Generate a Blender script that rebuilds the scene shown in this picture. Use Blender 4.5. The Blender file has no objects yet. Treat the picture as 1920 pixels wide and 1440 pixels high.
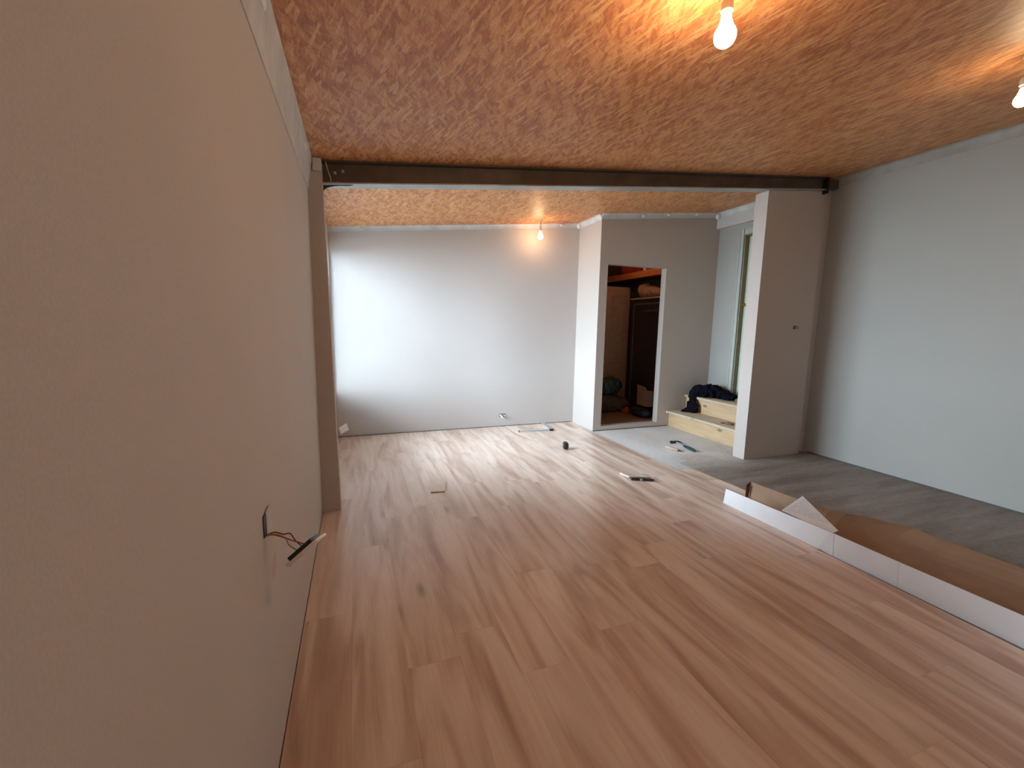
import bpy, bmesh, math, random
from mathutils import Vector, Matrix, noise
random.seed(4)
S = bpy.context.scene
COL = S.collection
R = math.radians

# ------------------------------------------------------------------ camera
CX, CZ = 0.241, 1.25
YAW, PITCH, ROLL, FPX = R(20.04), R(7.82), R(1.01), 802.5
_f = Vector((math.sin(YAW), math.cos(YAW), 0)); _r = Vector((math.cos(YAW), -math.sin(YAW), 0)); _u = Vector((0, 0, 1))
_f2 = _f*math.cos(PITCH) - _u*math.sin(PITCH); _u2 = _u*math.cos(PITCH) + _f*math.sin(PITCH)
_r3 = _r*math.cos(ROLL) + _u2*math.sin(ROLL); _u3 = _u2*math.cos(ROLL) - _r*math.sin(ROLL)
cd = bpy.data.cameras.new('camera'); cam = bpy.data.objects.new('camera', cd); COL.objects.link(cam)
cd.sensor_fit = 'HORIZONTAL'; cd.sensor_width = 36.0; cd.lens = FPX/1920*36.0; cd.clip_start = 0.01
cam.matrix_world = Matrix(((_r3.x, _u3.x, -_f2.x, CX), (_r3.y, _u3.y, -_f2.y, 0), (_r3.z, _u3.z, -_f2.z, CZ), (0, 0, 0, 1)))
S.camera = cam

# ------------------------------------------------------------------ world, daylight, exposure
W_ = bpy.data.worlds.new('overcast sky'); S.world = W_; W_.use_nodes = True
bg = W_.node_tree.nodes['Background']; bg.inputs[0].default_value = (0.69, 0.86, 1.0, 1); bg.inputs[1].default_value = 18.0
S.view_settings.view_transform = 'Standard'; S.view_settings.look = 'None'
S.view_settings.gamma = 1.0; S.view_settings.use_curve_mapping = False
S.view_settings.exposure = 1.0
BULB_E = 95.0                                                   # bulb glass emission
S.cycles.max_bounces = 8; S.cycles.diffuse_bounces = 6
S.cycles.sample_clamp_indirect = 6.0

# room figures
W, ZL, ZR = 4.60, 2.205, 2.686
YB, YC, XC, YP, XP = 4.904, 4.392, 2.887, 2.996, 3.735
YF, YE = -2.6, 6.20                                               # room end behind the camera, closet end
WIN = (3.25, 4.885, 0.42, 2.02)                                   # window in the left wall: y0, y1, z0, z1
WIN_ADDED = (-1.95, -0.65, 0.80, 1.85)                                 # added unseen window behind the camera, daylight for the front
def zc(x): return ZL + (ZR-ZL)*x/W

def portal(name, loc, rot, sx, sy):
    l = bpy.data.lights.new(name, 'AREA'); l.shape = 'RECTANGLE'; l.size = sx; l.size_y = sy; l.cycles.is_portal = True
    o = bpy.data.objects.new(name, l); o.location = loc; o.rotation_euler = rot; COL.objects.link(o)
for w_ in (WIN, WIN_ADDED):
    portal('window_portal', (-0.15, (w_[0]+w_[1])/2, (w_[2]+w_[3])/2), (0, R(-90), 0), w_[3]-w_[2], w_[1]-w_[0])

# ------------------------------------------------------------------ node helpers
def newmat(name):
    m = bpy.data.materials.new(name); m.use_nodes = True
    nt = m.node_tree; b = nt.nodes['Principled BSDF']
    return m, nt, b
def N(nt, t, **kw):
    n = nt.nodes.new(t)
    for k, v in kw.items():
        if k.startswith('i_'):
            n.inputs[int(k[2:]) if k[2:].isdigit() else k[2:].replace('_', ' ')].default_value = v
        else: setattr(n, k, v)
    return n
def L(nt, a, b): nt.links.new(a, b)
def ramp(nt, fac, stops, interp='LINEAR'):
    n = nt.nodes.new('ShaderNodeValToRGB'); cr = n.color_ramp; cr.interpolation = interp
    while len(cr.elements) < len(stops): cr.elements.new(0.5)
    for e, (p, c) in zip(cr.elements, stops):
        e.position = p; e.color = (c[0], c[1], c[2], 1) if not isinstance(c, (int, float)) else (c, c, c, 1)
    if fac is not None: L(nt, fac, n.inputs[0])
    return n.outputs[0]
def mixc(nt, fac, a, b, mode='MIX'):
    n = nt.nodes.new('ShaderNodeMix'); n.data_type = 'RGBA'; n.blend_type = mode
    for idx, v in ((0, fac), (6, a), (7, b)):
        if isinstance(v, (int, float)): n.inputs[idx].default_value = v
        elif isinstance(v, (tuple, list)): n.inputs[idx].default_value = (v[0], v[1], v[2], 1)
        else: L(nt, v, n.inputs[idx])
    return n.outputs[2]
def math_(nt, op, a, b=None, c=None):
    n = nt.nodes.new('ShaderNodeMath'); n.operation = op
    for i, v in enumerate((a, b, c)):
        if v is None: continue
        if isinstance(v, (int, float)): n.inputs[i].default_value = v
        else: L(nt, v, n.inputs[i])
    return n.outputs[0]
def coords(nt, scale=(1, 1, 1), rot=(0, 0, 0), loc=(0, 0, 0), src='Object'):
    tc = nt.nodes.new('ShaderNodeTexCoord'); mp = nt.nodes.new('ShaderNodeMapping')
    mp.inputs['Scale'].default_value = scale; mp.inputs['Rotation'].default_value = rot; mp.inputs['Location'].default_value = loc
    L(nt, tc.outputs[src], mp.inputs[0]); return mp.outputs[0]
def world_pos(nt):
    g = nt.nodes.new('ShaderNodeNewGeometry'); s = nt.nodes.new('ShaderNodeSeparateXYZ'); L(nt, g.outputs['Position'], s.inputs[0])
    return g.outputs['Position'], s.outputs[0], s.outputs[1], s.outputs[2]
def noise_(nt, vec, scale, detail=3, rough=0.5, dist=0.0):
    n = nt.nodes.new('ShaderNodeTexNoise'); n.inputs['Scale'].default_value = scale; n.inputs['Detail'].default_value = detail
    n.inputs['Roughness'].default_value = rough; n.inputs['Distortion'].default_value = dist
    L(nt, vec, n.inputs['Vector']); return n.outputs[0]
def bump(nt, b, h, strength, dist=0.01):
    n = nt.nodes.new('ShaderNodeBump'); n.inputs['Strength'].default_value = strength; n.inputs['Distance'].default_value = dist
    L(nt, h, n.inputs['Height']); L(nt, n.outputs[0], b.inputs['Normal'])
def plain(name, col, rough=0.6, metal=0.0, var=0.08, vscale=18.0, bmp=0.0):
    m, nt, b = newmat(name)
    v = coords(nt); n = noise_(nt, v, vscale, 4)
    lo = tuple(c*(1-var) for c in col); hi = tuple(min(1, c*(1+var)) for c in col)
    L(nt, ramp(nt, n, [(0.3, lo), (0.7, hi)]), b.inputs['Base Color'])
    b.inputs['Roughness'].default_value = rough; b.inputs['Metallic'].default_value = metal
    if bmp: bump(nt, b, n, bmp, 0.004)
    return m
def smooth_mask(nt, x, x0, x1):                                   # 0..1 linear step
    n = nt.nodes.new('ShaderNodeMapRange'); n.inputs[1].default_value = x0; n.inputs[2].default_value = x1
    L(nt, x, n.inputs[0]); return n.outputs[0]
def wall_mat(name, col, scuff=None):
    m, nt, b = newmat(name)
    p, x, y, z = world_pos(nt)
    big = noise_(nt, p, 0.9, 3, 0.5); fine = noise_(nt, p, 240, 2, 0.6)
    c = ramp(nt, big, [(0.3, tuple(k*0.95 for k in col)), (0.7, col)])
    c = mixc(nt, 0.06, c, ramp(nt, fine, [(0.3, 0.0), (0.7, 1.0)]), 'OVERLAY')
    if scuff:
        for (axis, u0, v0, ru, rv, lean, sc) in scuff:
            a = {'x': x, 'y': y}[axis]
            du = math_(nt, 'ADD', math_(nt, 'SUBTRACT', a, u0), math_(nt, 'MULTIPLY', math_(nt, 'SUBTRACT', z, v0), lean))
            d = math_(nt, 'ADD', math_(nt, 'POWER', math_(nt, 'DIVIDE', math_(nt, 'ABSOLUTE', du), ru), 2.0),
                      math_(nt, 'POWER', math_(nt, 'DIVIDE', math_(nt, 'ABSOLUTE', math_(nt, 'SUBTRACT', z, v0)), rv), 2.0))
            k = math_(nt, 'MULTIPLY', ramp(nt, d, [(0.2, 1.0), (1.0, 0.0)]), 0.6)
            c = mixc(nt, k, c, sc)
    L(nt, c, b.inputs['Base Color']); b.inputs['Roughness'].default_value = 0.78
    bump(nt, b, fine, 0.08, 0.002)
    return m

# ------------------------------------------------------------------ materials
M = {}
M['wall'] = wall_mat('painted plasterboard', (0.56, 0.535, 0.515))
M['wall_l'] = wall_mat('painted plasterboard with a scuff', (0.60, 0.565, 0.53),
                       scuff=[('y', 1.310, 0.555, 0.045, 0.040, -0.25, (0.55, 0.33, 0.25))])
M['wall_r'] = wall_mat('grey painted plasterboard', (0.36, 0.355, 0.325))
M['wall_w'] = wall_mat('warm plasterboard', (0.52, 0.47, 0.43))
M['cornice'] = plain('unpainted coving', (0.60, 0.61, 0.61), 0.8, var=0.12, vscale=9)
M['cornice_r'] = plain('dull grey coving', (0.34, 0.325, 0.30), 0.85, var=0.12, vscale=9)  # darker, duller grey than the other coving
M['filler'] = plain('white filler', (0.86, 0.87, 0.88), 0.7)
M['foot_shade'] = plain('wall foot gap shade', (0.10, 0.10, 0.095), 0.9)  # shade at the wall feet, put in as a dark colour

def osb():
    m, nt, b = newmat('oriented strand board')
    p, x, y, z = world_pos(nt)
    base = ramp(nt, noise_(nt, p, 2.2, 5, 0.6), [(0.3, (0.50, 0.195, 0.072)), (0.72, (0.64, 0.275, 0.110))])
    c = base; h = None
    dist = noise_(nt, p, 3.0, 2)
    layers = [(0.22, 46, 9, 0.52, (0.42, 0.14, 0.042)), (-0.12, 52, 10, 0.50, (0.74, 0.34, 0.13)), (-0.42, 44, 10, 0.56, (0.58, 0.23, 0.085)),
              (0.08, 40, 8, 0.62, (0.80, 0.41, 0.175)), (0.60, 60, 13, 0.62, (0.45, 0.155, 0.055)), (-0.28, 85, 13, 0.76, (0.88, 0.52, 0.25)), (0.36, 58, 11, 0.72, (0.76, 0.37, 0.15))]
    for k, (ang, sa, sl, thr, colr) in enumerate(layers):
        mp = N(nt, 'ShaderNodeMapping'); mp.vector_type = 'POINT'
        mp.inputs['Rotation'].default_value = (0, 0, ang); mp.inputs['Location'].default_value = (k*3.7, k*1.9, 0)
        L(nt, p, mp.inputs[0])
        mp2 = N(nt, 'ShaderNodeMapping'); mp2.inputs['Scale'].default_value = (sa, sl, 0.001); L(nt, mp.outputs[0], mp2.inputs[0])
        vo = N(nt, 'ShaderNodeTexVoronoi'); vo.inputs['Scale'].default_value = 1.0; vo.inputs['Randomness'].default_value = 1.0
        L(nt, mp2.outputs[0], vo.inputs['Vector'])
        sep = N(nt, 'ShaderNodeSeparateColor'); L(nt, vo.outputs['Color'], sep.inputs[0])
        mask = ramp(nt, sep.outputs[0], [(thr, 0.0), (thr+0.04, 1.0)])
        grain = noise_(nt, mp2.outputs[0], 3.0, 3)
        tone = mixc(nt, 0.25, colr, ramp(nt, grain, [(0.3, tuple(v*0.6 for v in colr)), (0.7, tuple(min(1, v*1.25) for v in colr))]))
        amt = math_(nt, 'MULTIPLY', mask, math_(nt, 'MULTIPLY_ADD', sep.outputs[1], 0.5, 0.30))
        c = mixc(nt, amt, c, tone)
        h = mask if h is None else math_(nt, 'ADD', h, mask)
    fb = N(nt, 'ShaderNodeMapping'); fb.inputs['Scale'].default_value = (150, 22, 1); L(nt, p, fb.inputs[0])
    c = mixc(nt, 0.30, c, ramp(nt, noise_(nt, fb.outputs[0], 1.0, 3, 0.6), [(0.35, 0.18), (0.65, 0.82)]), 'OVERLAY')
    speck = ramp(nt, noise_(nt, p, 120, 2, 0.7), [(0.30, 0.0), (0.40, 1.0)])
    c = mixc(nt, math_(nt, 'MULTIPLY', math_(nt, 'SUBTRACT', 1.0, speck), 0.6), c, (0.12, 0.04, 0.018))
    L(nt, c, b.inputs['Base Color']); b.inputs['Roughness'].default_value = 0.50
    b.inputs['Specular IOR Level'].default_value = 0.5
    bump(nt, b, h, 0.25, 0.0015)
    return m
M['osb'] = osb()

def laminate():
    m, nt, b = newmat('light oak laminate')
    p, x, y, z = world_pos(nt)
    PW, PL = 0.192, 1.285
    u = math_(nt, 'DIVIDE', x, PW); row = math_(nt, 'FLOOR', u)
    wn = N(nt, 'ShaderNodeTexWhiteNoise', noise_dimensions='1D'); L(nt, row, wn.inputs['W'])
    v = math_(nt, 'ADD', math_(nt, 'DIVIDE', y, PL), math_(nt, 'MULTIPLY', wn.outputs['Value'], 1.0)); cell = math_(nt, 'FLOOR', v)
    cb = N(nt, 'ShaderNodeCombineXYZ'); L(nt, row, cb.inputs[0]); L(nt, cell, cb.inputs[1])
    wn2 = N(nt, 'ShaderNodeTexWhiteNoise', noise_dimensions='3D'); L(nt, cb.outputs[0], wn2.inputs['Vector'])
    # grain coordinates, different on every board
    gx = math_(nt, 'ADD', x, math_(nt, 'MULTIPLY', wn2.outputs['Value'], 31.0))
    g = N(nt, 'ShaderNodeCombineXYZ'); L(nt, math_(nt, 'MULTIPLY', gx, 6.5), g.inputs[0]); L(nt, math_(nt, 'MULTIPLY', y, 0.75), g.inputs[1])
    L(nt, math_(nt, 'MULTIPLY', wn2.outputs['Value'], 17.0), g.inputs[2])
    broad = noise_(nt, g.outputs[0], 1.5, 2, 0.45, 1.1)
    g2 = N(nt, 'ShaderNodeCombineXYZ'); L(nt, math_(nt, 'MULTIPLY', gx, 60.0), g2.inputs[0]); L(nt, math_(nt, 'MULTIPLY', y, 2.2), g2.inputs[1])
    fine = noise_(nt, g2.outputs[0], 1.6, 5, 0.65, 0.4)
    c = ramp(nt, broad, [(0.30, (0.45, 0.300, 0.225)), (0.43, (0.60, 0.460, 0.375)), (0.53, (0.72, 0.590, 0.500)), (0.68, (0.82, 0.710, 0.620))])
    c = mixc(nt, 0.20, c, ramp(nt, fine, [(0.36, (0.47, 0.33, 0.25)), (0.60, (0.82, 0.68, 0.57))]))
    tone = ramp(nt, wn2.outputs['Value'], [(0.0, 0.97), (1.0, 1.02)])
    c = mixc(nt, 1.0, c, tone, 'MULTIPLY')
    # knots
    kv = N(nt, 'ShaderNodeTexVoronoi'); kv.inputs['Scale'].default_value = 1.0
    kc = N(nt, 'ShaderNodeCombineXYZ'); L(nt, math_(nt, 'MULTIPLY', gx, 4.6), kc.inputs[0]); L(nt, math_(nt, 'MULTIPLY', y, 1.5), kc.inputs[1]); L(nt, kc.outputs[0], kv.inputs['Vector'])
    km = ramp(nt, kv.outputs['Distance'], [(0.015, 0.6), (0.12, 0.0)])
    c = mixc(nt, km, c, (0.20, 0.095, 0.055))
    # seams
    fu = math_(nt, 'FRACT', u); fv = math_(nt, 'FRACT', v)
    su = math_(nt, 'MINIMUM', fu, math_(nt, 'SUBTRACT', 1.0, fu)); sv = math_(nt, 'MINIMUM', fv, math_(nt, 'SUBTRACT', 1.0, fv))
    seam = math_(nt, 'MAXIMUM', math_(nt, 'LESS_THAN', su, 0.0055), math_(nt, 'LESS_THAN', sv, 0.0010))
    c = mixc(nt, math_(nt, 'MULTIPLY', seam, 0.16), c, (0.20, 0.12, 0.08))
    L(nt, c, b.inputs['Base Color'])
    L(nt, ramp(nt, fine, [(0.3, 0.31), (0.7, 0.26)]), b.inputs['Roughness'])
    b.inputs['Specular IOR Level'].default_value = 0.5
    bump(nt, b, fine, 0.05, 0.001)
    return m
M['lam'] = laminate()

def concrete():
    m, nt, b = newmat('bare concrete screed')
    p, x, y, z = world_pos(nt)
    n1 = noise_(nt, p, 1.6, 5, 0.6, 0.6); n2 = noise_(nt, p, 26, 4, 0.7); n3 = noise_(nt, p, 60, 2, 0.5)
    st = N(nt, 'ShaderNodeMapping'); st.inputs['Scale'].default_value = (0.9, 6.0, 1); st.inputs['Rotation'].default_value = (0, 0, 0.25); L(nt, p, st.inputs[0])
    streak = noise_(nt, st.outputs[0], 1.3, 4, 0.6)
    dark = ramp(nt, streak, [(0.30, (0.165, 0.130, 0.105)), (0.52, (0.235, 0.20, 0.175)), (0.72, (0.30, 0.265, 0.235))])
    light = ramp(nt, n1, [(0.3, (0.60, 0.59, 0.56)), (0.55, (0.70, 0.70, 0.68)), (0.7, (0.76, 0.77, 0.77))])
    edge = math_(nt, 'ADD', y, math_(nt, 'MULTIPLY_ADD', n1, 0.5, -0.25))
    edge = math_(nt, 'SUBTRACT', edge, math_(nt, 'MULTIPLY', math_(nt, 'SUBTRACT', x, 2.9), 0.10))
    c = mixc(nt, ramp(nt, smooth_mask(nt, edge, 2.70, 3.35), [(0.0, 0.0), (1.0, 1.0)]), dark, light)
    # levelling patch beside the laminate
    px = math_(nt, 'SUBTRACT', x, 2.93); py = math_(nt, 'SUBTRACT', y, 3.55)
    d = math_(nt, 'ADD', math_(nt, 'POWER', math_(nt, 'DIVIDE', math_(nt, 'ABSOLUTE', px), 0.26), 2.0), math_(nt, 'POWER', math_(nt, 'DIVIDE', math_(nt, 'ABSOLUTE', py), 0.72), 2.0))
    d = math_(nt, 'ADD', d, math_(nt, 'MULTIPLY_ADD', noise_(nt, p, 5.0, 3), 1.8, -0.9))
    pm = ramp(nt, d, [(0.88, 0.55), (1.0, 0.0)]); rim = ramp(nt, d, [(0.90, 0.0), (0.98, 0.45), (1.04, 0.0)])
    c = mixc(nt, pm, c, (0.68, 0.70, 0.71)); c = mixc(nt, rim, c, (0.45, 0.46, 0.47))
    c = mixc(nt, 0.25, c, ramp(nt, n2, [(0.3, 0.12), (0.7, 0.75)]), 'OVERLAY')
    # plaster splashes in the corner of the stub wall
    vor = N(nt, 'ShaderNodeTexVoronoi'); vor.inputs['Scale'].default_value = 18.0; L(nt, p, vor.inputs['Vector'])
    sp = ramp(nt, math_(nt, 'ADD', vor.outputs['Distance'], math_(nt, 'MULTIPLY', n3, 0.22)), [(0.17, 1.0), (0.21, 0.0)])
    sep = N(nt, 'ShaderNodeSeparateColor'); L(nt, vor.outputs['Color'], sep.inputs[0])
    near = ramp(nt, smooth_mask(nt, y, 2.1, 2.9), [(0.0, 0.10), (0.8, 0.5), (1.0, 0.75)])
    k = math_(nt, 'MULTIPLY', sp, math_(nt, 'GREATER_THAN', near, sep.outputs[0]))
    c = mixc(nt, math_(nt, 'MULTIPLY', k, 0.75), c, (0.58, 0.58, 0.57))
    L(nt, c, b.inputs['Base Color']); b.inputs['Roughness'].default_value = 0.62
    bump(nt, b, n2, 0.15, 0.003)
    return m
M['conc'] = concrete()

def pine(name, lo, hi, axis='y', knots=True):
    m, nt, b = newmat(name)
    sc = {'y': (10, 1.2, 10), 'x': (1.2, 10, 10), 'z': (10, 10, 1.2)}[axis]
    v = coords(nt, sc); g = noise_(nt, v, 2.2, 4, 0.55, 0.8)
    c = ramp(nt, g, [(0.3, lo), (0.7, hi)])
    if knots:
        ks = {'y': (7, 3.2, 7), 'x': (3.2, 7, 7), 'z': (7, 7, 3.2)}[axis]
        vo = N(nt, 'ShaderNodeTexVoronoi'); vo.inputs['Scale'].default_value = 1.0; L(nt, coords(nt, ks, loc=(0.3, 0.2, 0.7) if name == 'pale pine' else (0.1, 0.75, 0.35)), vo.inputs['Vector'])
        c = mixc(nt, ramp(nt, vo.outputs['Distance'], [(0.09, 0.85), (0.15, 0.0)]), c, tuple(k*0.35 for k in lo))
    L(nt, c, b.inputs['Base Color']); b.inputs['Roughness'].default_value = 0.55
    bump(nt, b, g, 0.05, 0.002)
    return m
M['pine'] = pine('pale pine', (0.45, 0.35, 0.235), (0.56, 0.46, 0.33))
M['riser'] = pine('pine riser', (0.46, 0.315, 0.175), (0.58, 0.42, 0.25))
M['joist'] = pine('raw joist timber', (0.55, 0.20, 0.065), (0.68, 0.28, 0.10))
M['steel'] = plain('dark painted steel', (0.115, 0.085, 0.066), 0.45, 0.3, 0.25, 6)
M['steel_l'] = plain('pale steel flange', (0.42, 0.44, 0.44), 0.4, 0.4, 0.15, 8)
M['black'] = plain('black plastic', (0.020, 0.021, 0.022), 0.4)
M['black_steel'] = plain('black steel bracket', (0.015, 0.014, 0.013), 0.5, 0.2)
M['white_pl'] = plain('white plastic', (0.84, 0.84, 0.82), 0.3, var=0.02)
M['grey_box'] = plain('galvanised back box', (0.25, 0.26, 0.27), 0.4, 0.6)
M['silver'] = plain('brushed aluminium', (0.62, 0.66, 0.70), 0.32, 0.7, 0.06, 30)
M['grey_rub'] = plain('grey rubber', (0.10, 0.115, 0.12), 0.55)
M['green_grip'] = plain('dark green rubber grip', (0.012, 0.045, 0.038), 0.5)
M['kraft'] = plain('kraft cardboard', (0.31, 0.195, 0.12), 0.85, var=0.10, vscale=7)
M['carton'] = plain('white carton liner', (0.82, 0.84, 0.86), 0.55, var=0.03, vscale=5)
M['kraft_dark'] = plain('shaded brown card', (0.15, 0.055, 0.035), 0.85)  # shade on the end flap is in this colour; sheet back shares it
M['brass'] = plain('brass', (0.85, 0.55, 0.14), 0.2, 1.0, 0.03)
M['doorp'] = plain('pale green door paint', (0.52, 0.58, 0.47), 0.5, var=0.03)
M['arch'] = plain('pale grey green gloss trim', (0.44, 0.46, 0.42), 0.4, var=0.03)
M['jamb'] = plain('shaded olive brown door lining', (0.20, 0.155, 0.075), 0.5, var=0.10)  # shadow on the door reveal is put into this brown
M['cloth'] = plain('black navy cloth', (0.006, 0.0055, 0.010), 1.0, var=0.3, vscale=40)
M['cloth'].node_tree.nodes['Principled BSDF'].inputs['Specular IOR Level'].default_value = 0.08
M['wood_tool'] = plain('worn wooden handle', (0.46, 0.33, 0.24), 0.6, var=0.1)
M['rust'] = plain('dusty brown metal', (0.22, 0.12, 0.08), 0.6)
M['old_door'] = plain('old cream panel door paint', (0.42, 0.29, 0.22), 0.5, var=0.08)
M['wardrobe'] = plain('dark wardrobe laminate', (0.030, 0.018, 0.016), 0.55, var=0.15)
M['wardrobe_edge'] = plain('worn grey wardrobe edge', (0.16, 0.13, 0.12), 0.6)
M['wardrobe_top'] = plain('pale wardrobe top edge', (0.50, 0.40, 0.34), 0.5)
M['bag_cream'] = plain('cream cotton cushion', (0.46, 0.32, 0.26), 0.9, var=0.12)
M['bag_green'] = plain('dark green plastic bag', (0.022, 0.055, 0.052), 0.35, var=0.2)
M['bag_navy'] = plain('navy cloth bag', (0.020, 0.024, 0.048), 0.8, var=0.2)
M['orange'] = plain('orange plastic', (0.50, 0.10, 0.03), 0.45)
M['red'] = plain('red padded cloth', (0.33, 0.05, 0.04), 0.8)
M['maroon'] = plain('maroon plastic', (0.16, 0.02, 0.04), 0.5)
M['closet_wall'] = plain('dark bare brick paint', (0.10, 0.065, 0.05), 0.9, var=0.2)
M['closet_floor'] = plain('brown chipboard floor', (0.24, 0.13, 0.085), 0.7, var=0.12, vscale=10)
M['carton_b'] = plain('brown carton', (0.34, 0.20, 0.13), 0.85)
M['w_red'] = plain('red wire sleeve', (0.45, 0.03, 0.03), 0.4)
M['w_brown'] = plain('brown wire sleeve', (0.12, 0.04, 0.03), 0.4)
M['w_yellow'] = plain('yellow green wire sleeve', (0.50, 0.47, 0.18), 0.4)
M['w_black'] = plain('grey flex', (0.30, 0.26, 0.25), 0.5)
M['cap'] = plain('white lampholder', (0.62, 0.60, 0.56), 0.4)
M['frame'] = plain('white window frame', (0.82, 0.83, 0.84), 0.35, var=0.02)
M['sheath'] = plain('pale cable sheath', (0.48, 0.42, 0.36), 0.6)
M['ground'] = plain('grey paving outside', (0.30, 0.30, 0.28), 0.9)

def glass_mat():
    m = bpy.data.materials.new('window glass'); m.use_nodes = True; nt = m.node_tree; nt.nodes.clear()
    o = N(nt, 'ShaderNodeOutputMaterial'); t = N(nt, 'ShaderNodeBsdfTransparent'); g = N(nt, 'ShaderNodeBsdfGlossy'); g.inputs['Roughness'].default_value = 0.02
    fr = N(nt, 'ShaderNodeFresnel'); mx = N(nt, 'ShaderNodeMixShader'); L(nt, fr.outputs[0], mx.inputs[0]); L(nt, t.outputs[0], mx.inputs[1]); L(nt, g.outputs[0], mx.inputs[2]); L(nt, mx.outputs[0], o.inputs[0])
    return m
M['glass'] = glass_mat()
def emit_mat(name, col, e):
    m, nt, b = newmat(name); b.inputs['Base Color'].default_value = (0.9, 0.9, 0.85, 1)
    b.inputs['Emission Color'].default_value = (*col, 1); b.inputs['Emission Strength'].default_value = e; return m
M['bulb'] = emit_mat('glowing bulb glass', (1.0, 0.66, 0.38), BULB_E*1.3)
M['bulb2'] = emit_mat('glowing bulb glass, yellower', (1.0, 0.72, 0.40), BULB_E*0.42)
M['bulb3'] = emit_mat('glowing bulb glass by the back wall', (1.0, 0.58, 0.30), BULB_E*0.45)
M['bulb4'] = emit_mat('dim closet bulb', (1.0, 0.45, 0.18), BULB_E*0.38)

def leaflet_mat():
    m, nt, b = newmat('printed instruction sheet')
    tc = N(nt, 'ShaderNodeTexCoord'); s = N(nt, 'ShaderNodeSeparateXYZ'); L(nt, tc.outputs['UV'], s.inputs[0])
    lines = math_(nt, 'LESS_THAN', math_(nt, 'FRACT', math_(nt, 'MULTIPLY', s.outputs[1], 38.0)), 0.45)
    cb = N(nt, 'ShaderNodeCombineXYZ'); L(nt, math_(nt, 'MULTIPLY', s.outputs[0], 9.0), cb.inputs[0]); L(nt, math_(nt, 'FLOOR', math_(nt, 'MULTIPLY', s.outputs[1], 38.0)), cb.inputs[1])
    w = noise_(nt, cb.outputs[0], 1.4, 2)
    inside = math_(nt, 'MULTIPLY', math_(nt, 'GREATER_THAN', s.outputs[0], 0.10), math_(nt, 'LESS_THAN', s.outputs[0], 0.92))
    inside = math_(nt, 'MULTIPLY', inside, math_(nt, 'MULTIPLY', math_(nt, 'GREATER_THAN', s.outputs[1], 0.06), math_(nt, 'LESS_THAN', s.outputs[1], 0.94)))
    k = math_(nt, 'MULTIPLY', math_(nt, 'MULTIPLY', lines, inside), ramp(nt, w, [(0.38, 0.0), (0.50, 0.40)]))
    L(nt, mixc(nt, k, (0.84, 0.88, 0.92), (0.22, 0.25, 0.28)), b.inputs['Base Color']); b.inputs['Roughness'].default_value = 0.6
    return m
M['leaflet'] = leaflet_mat()

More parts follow.
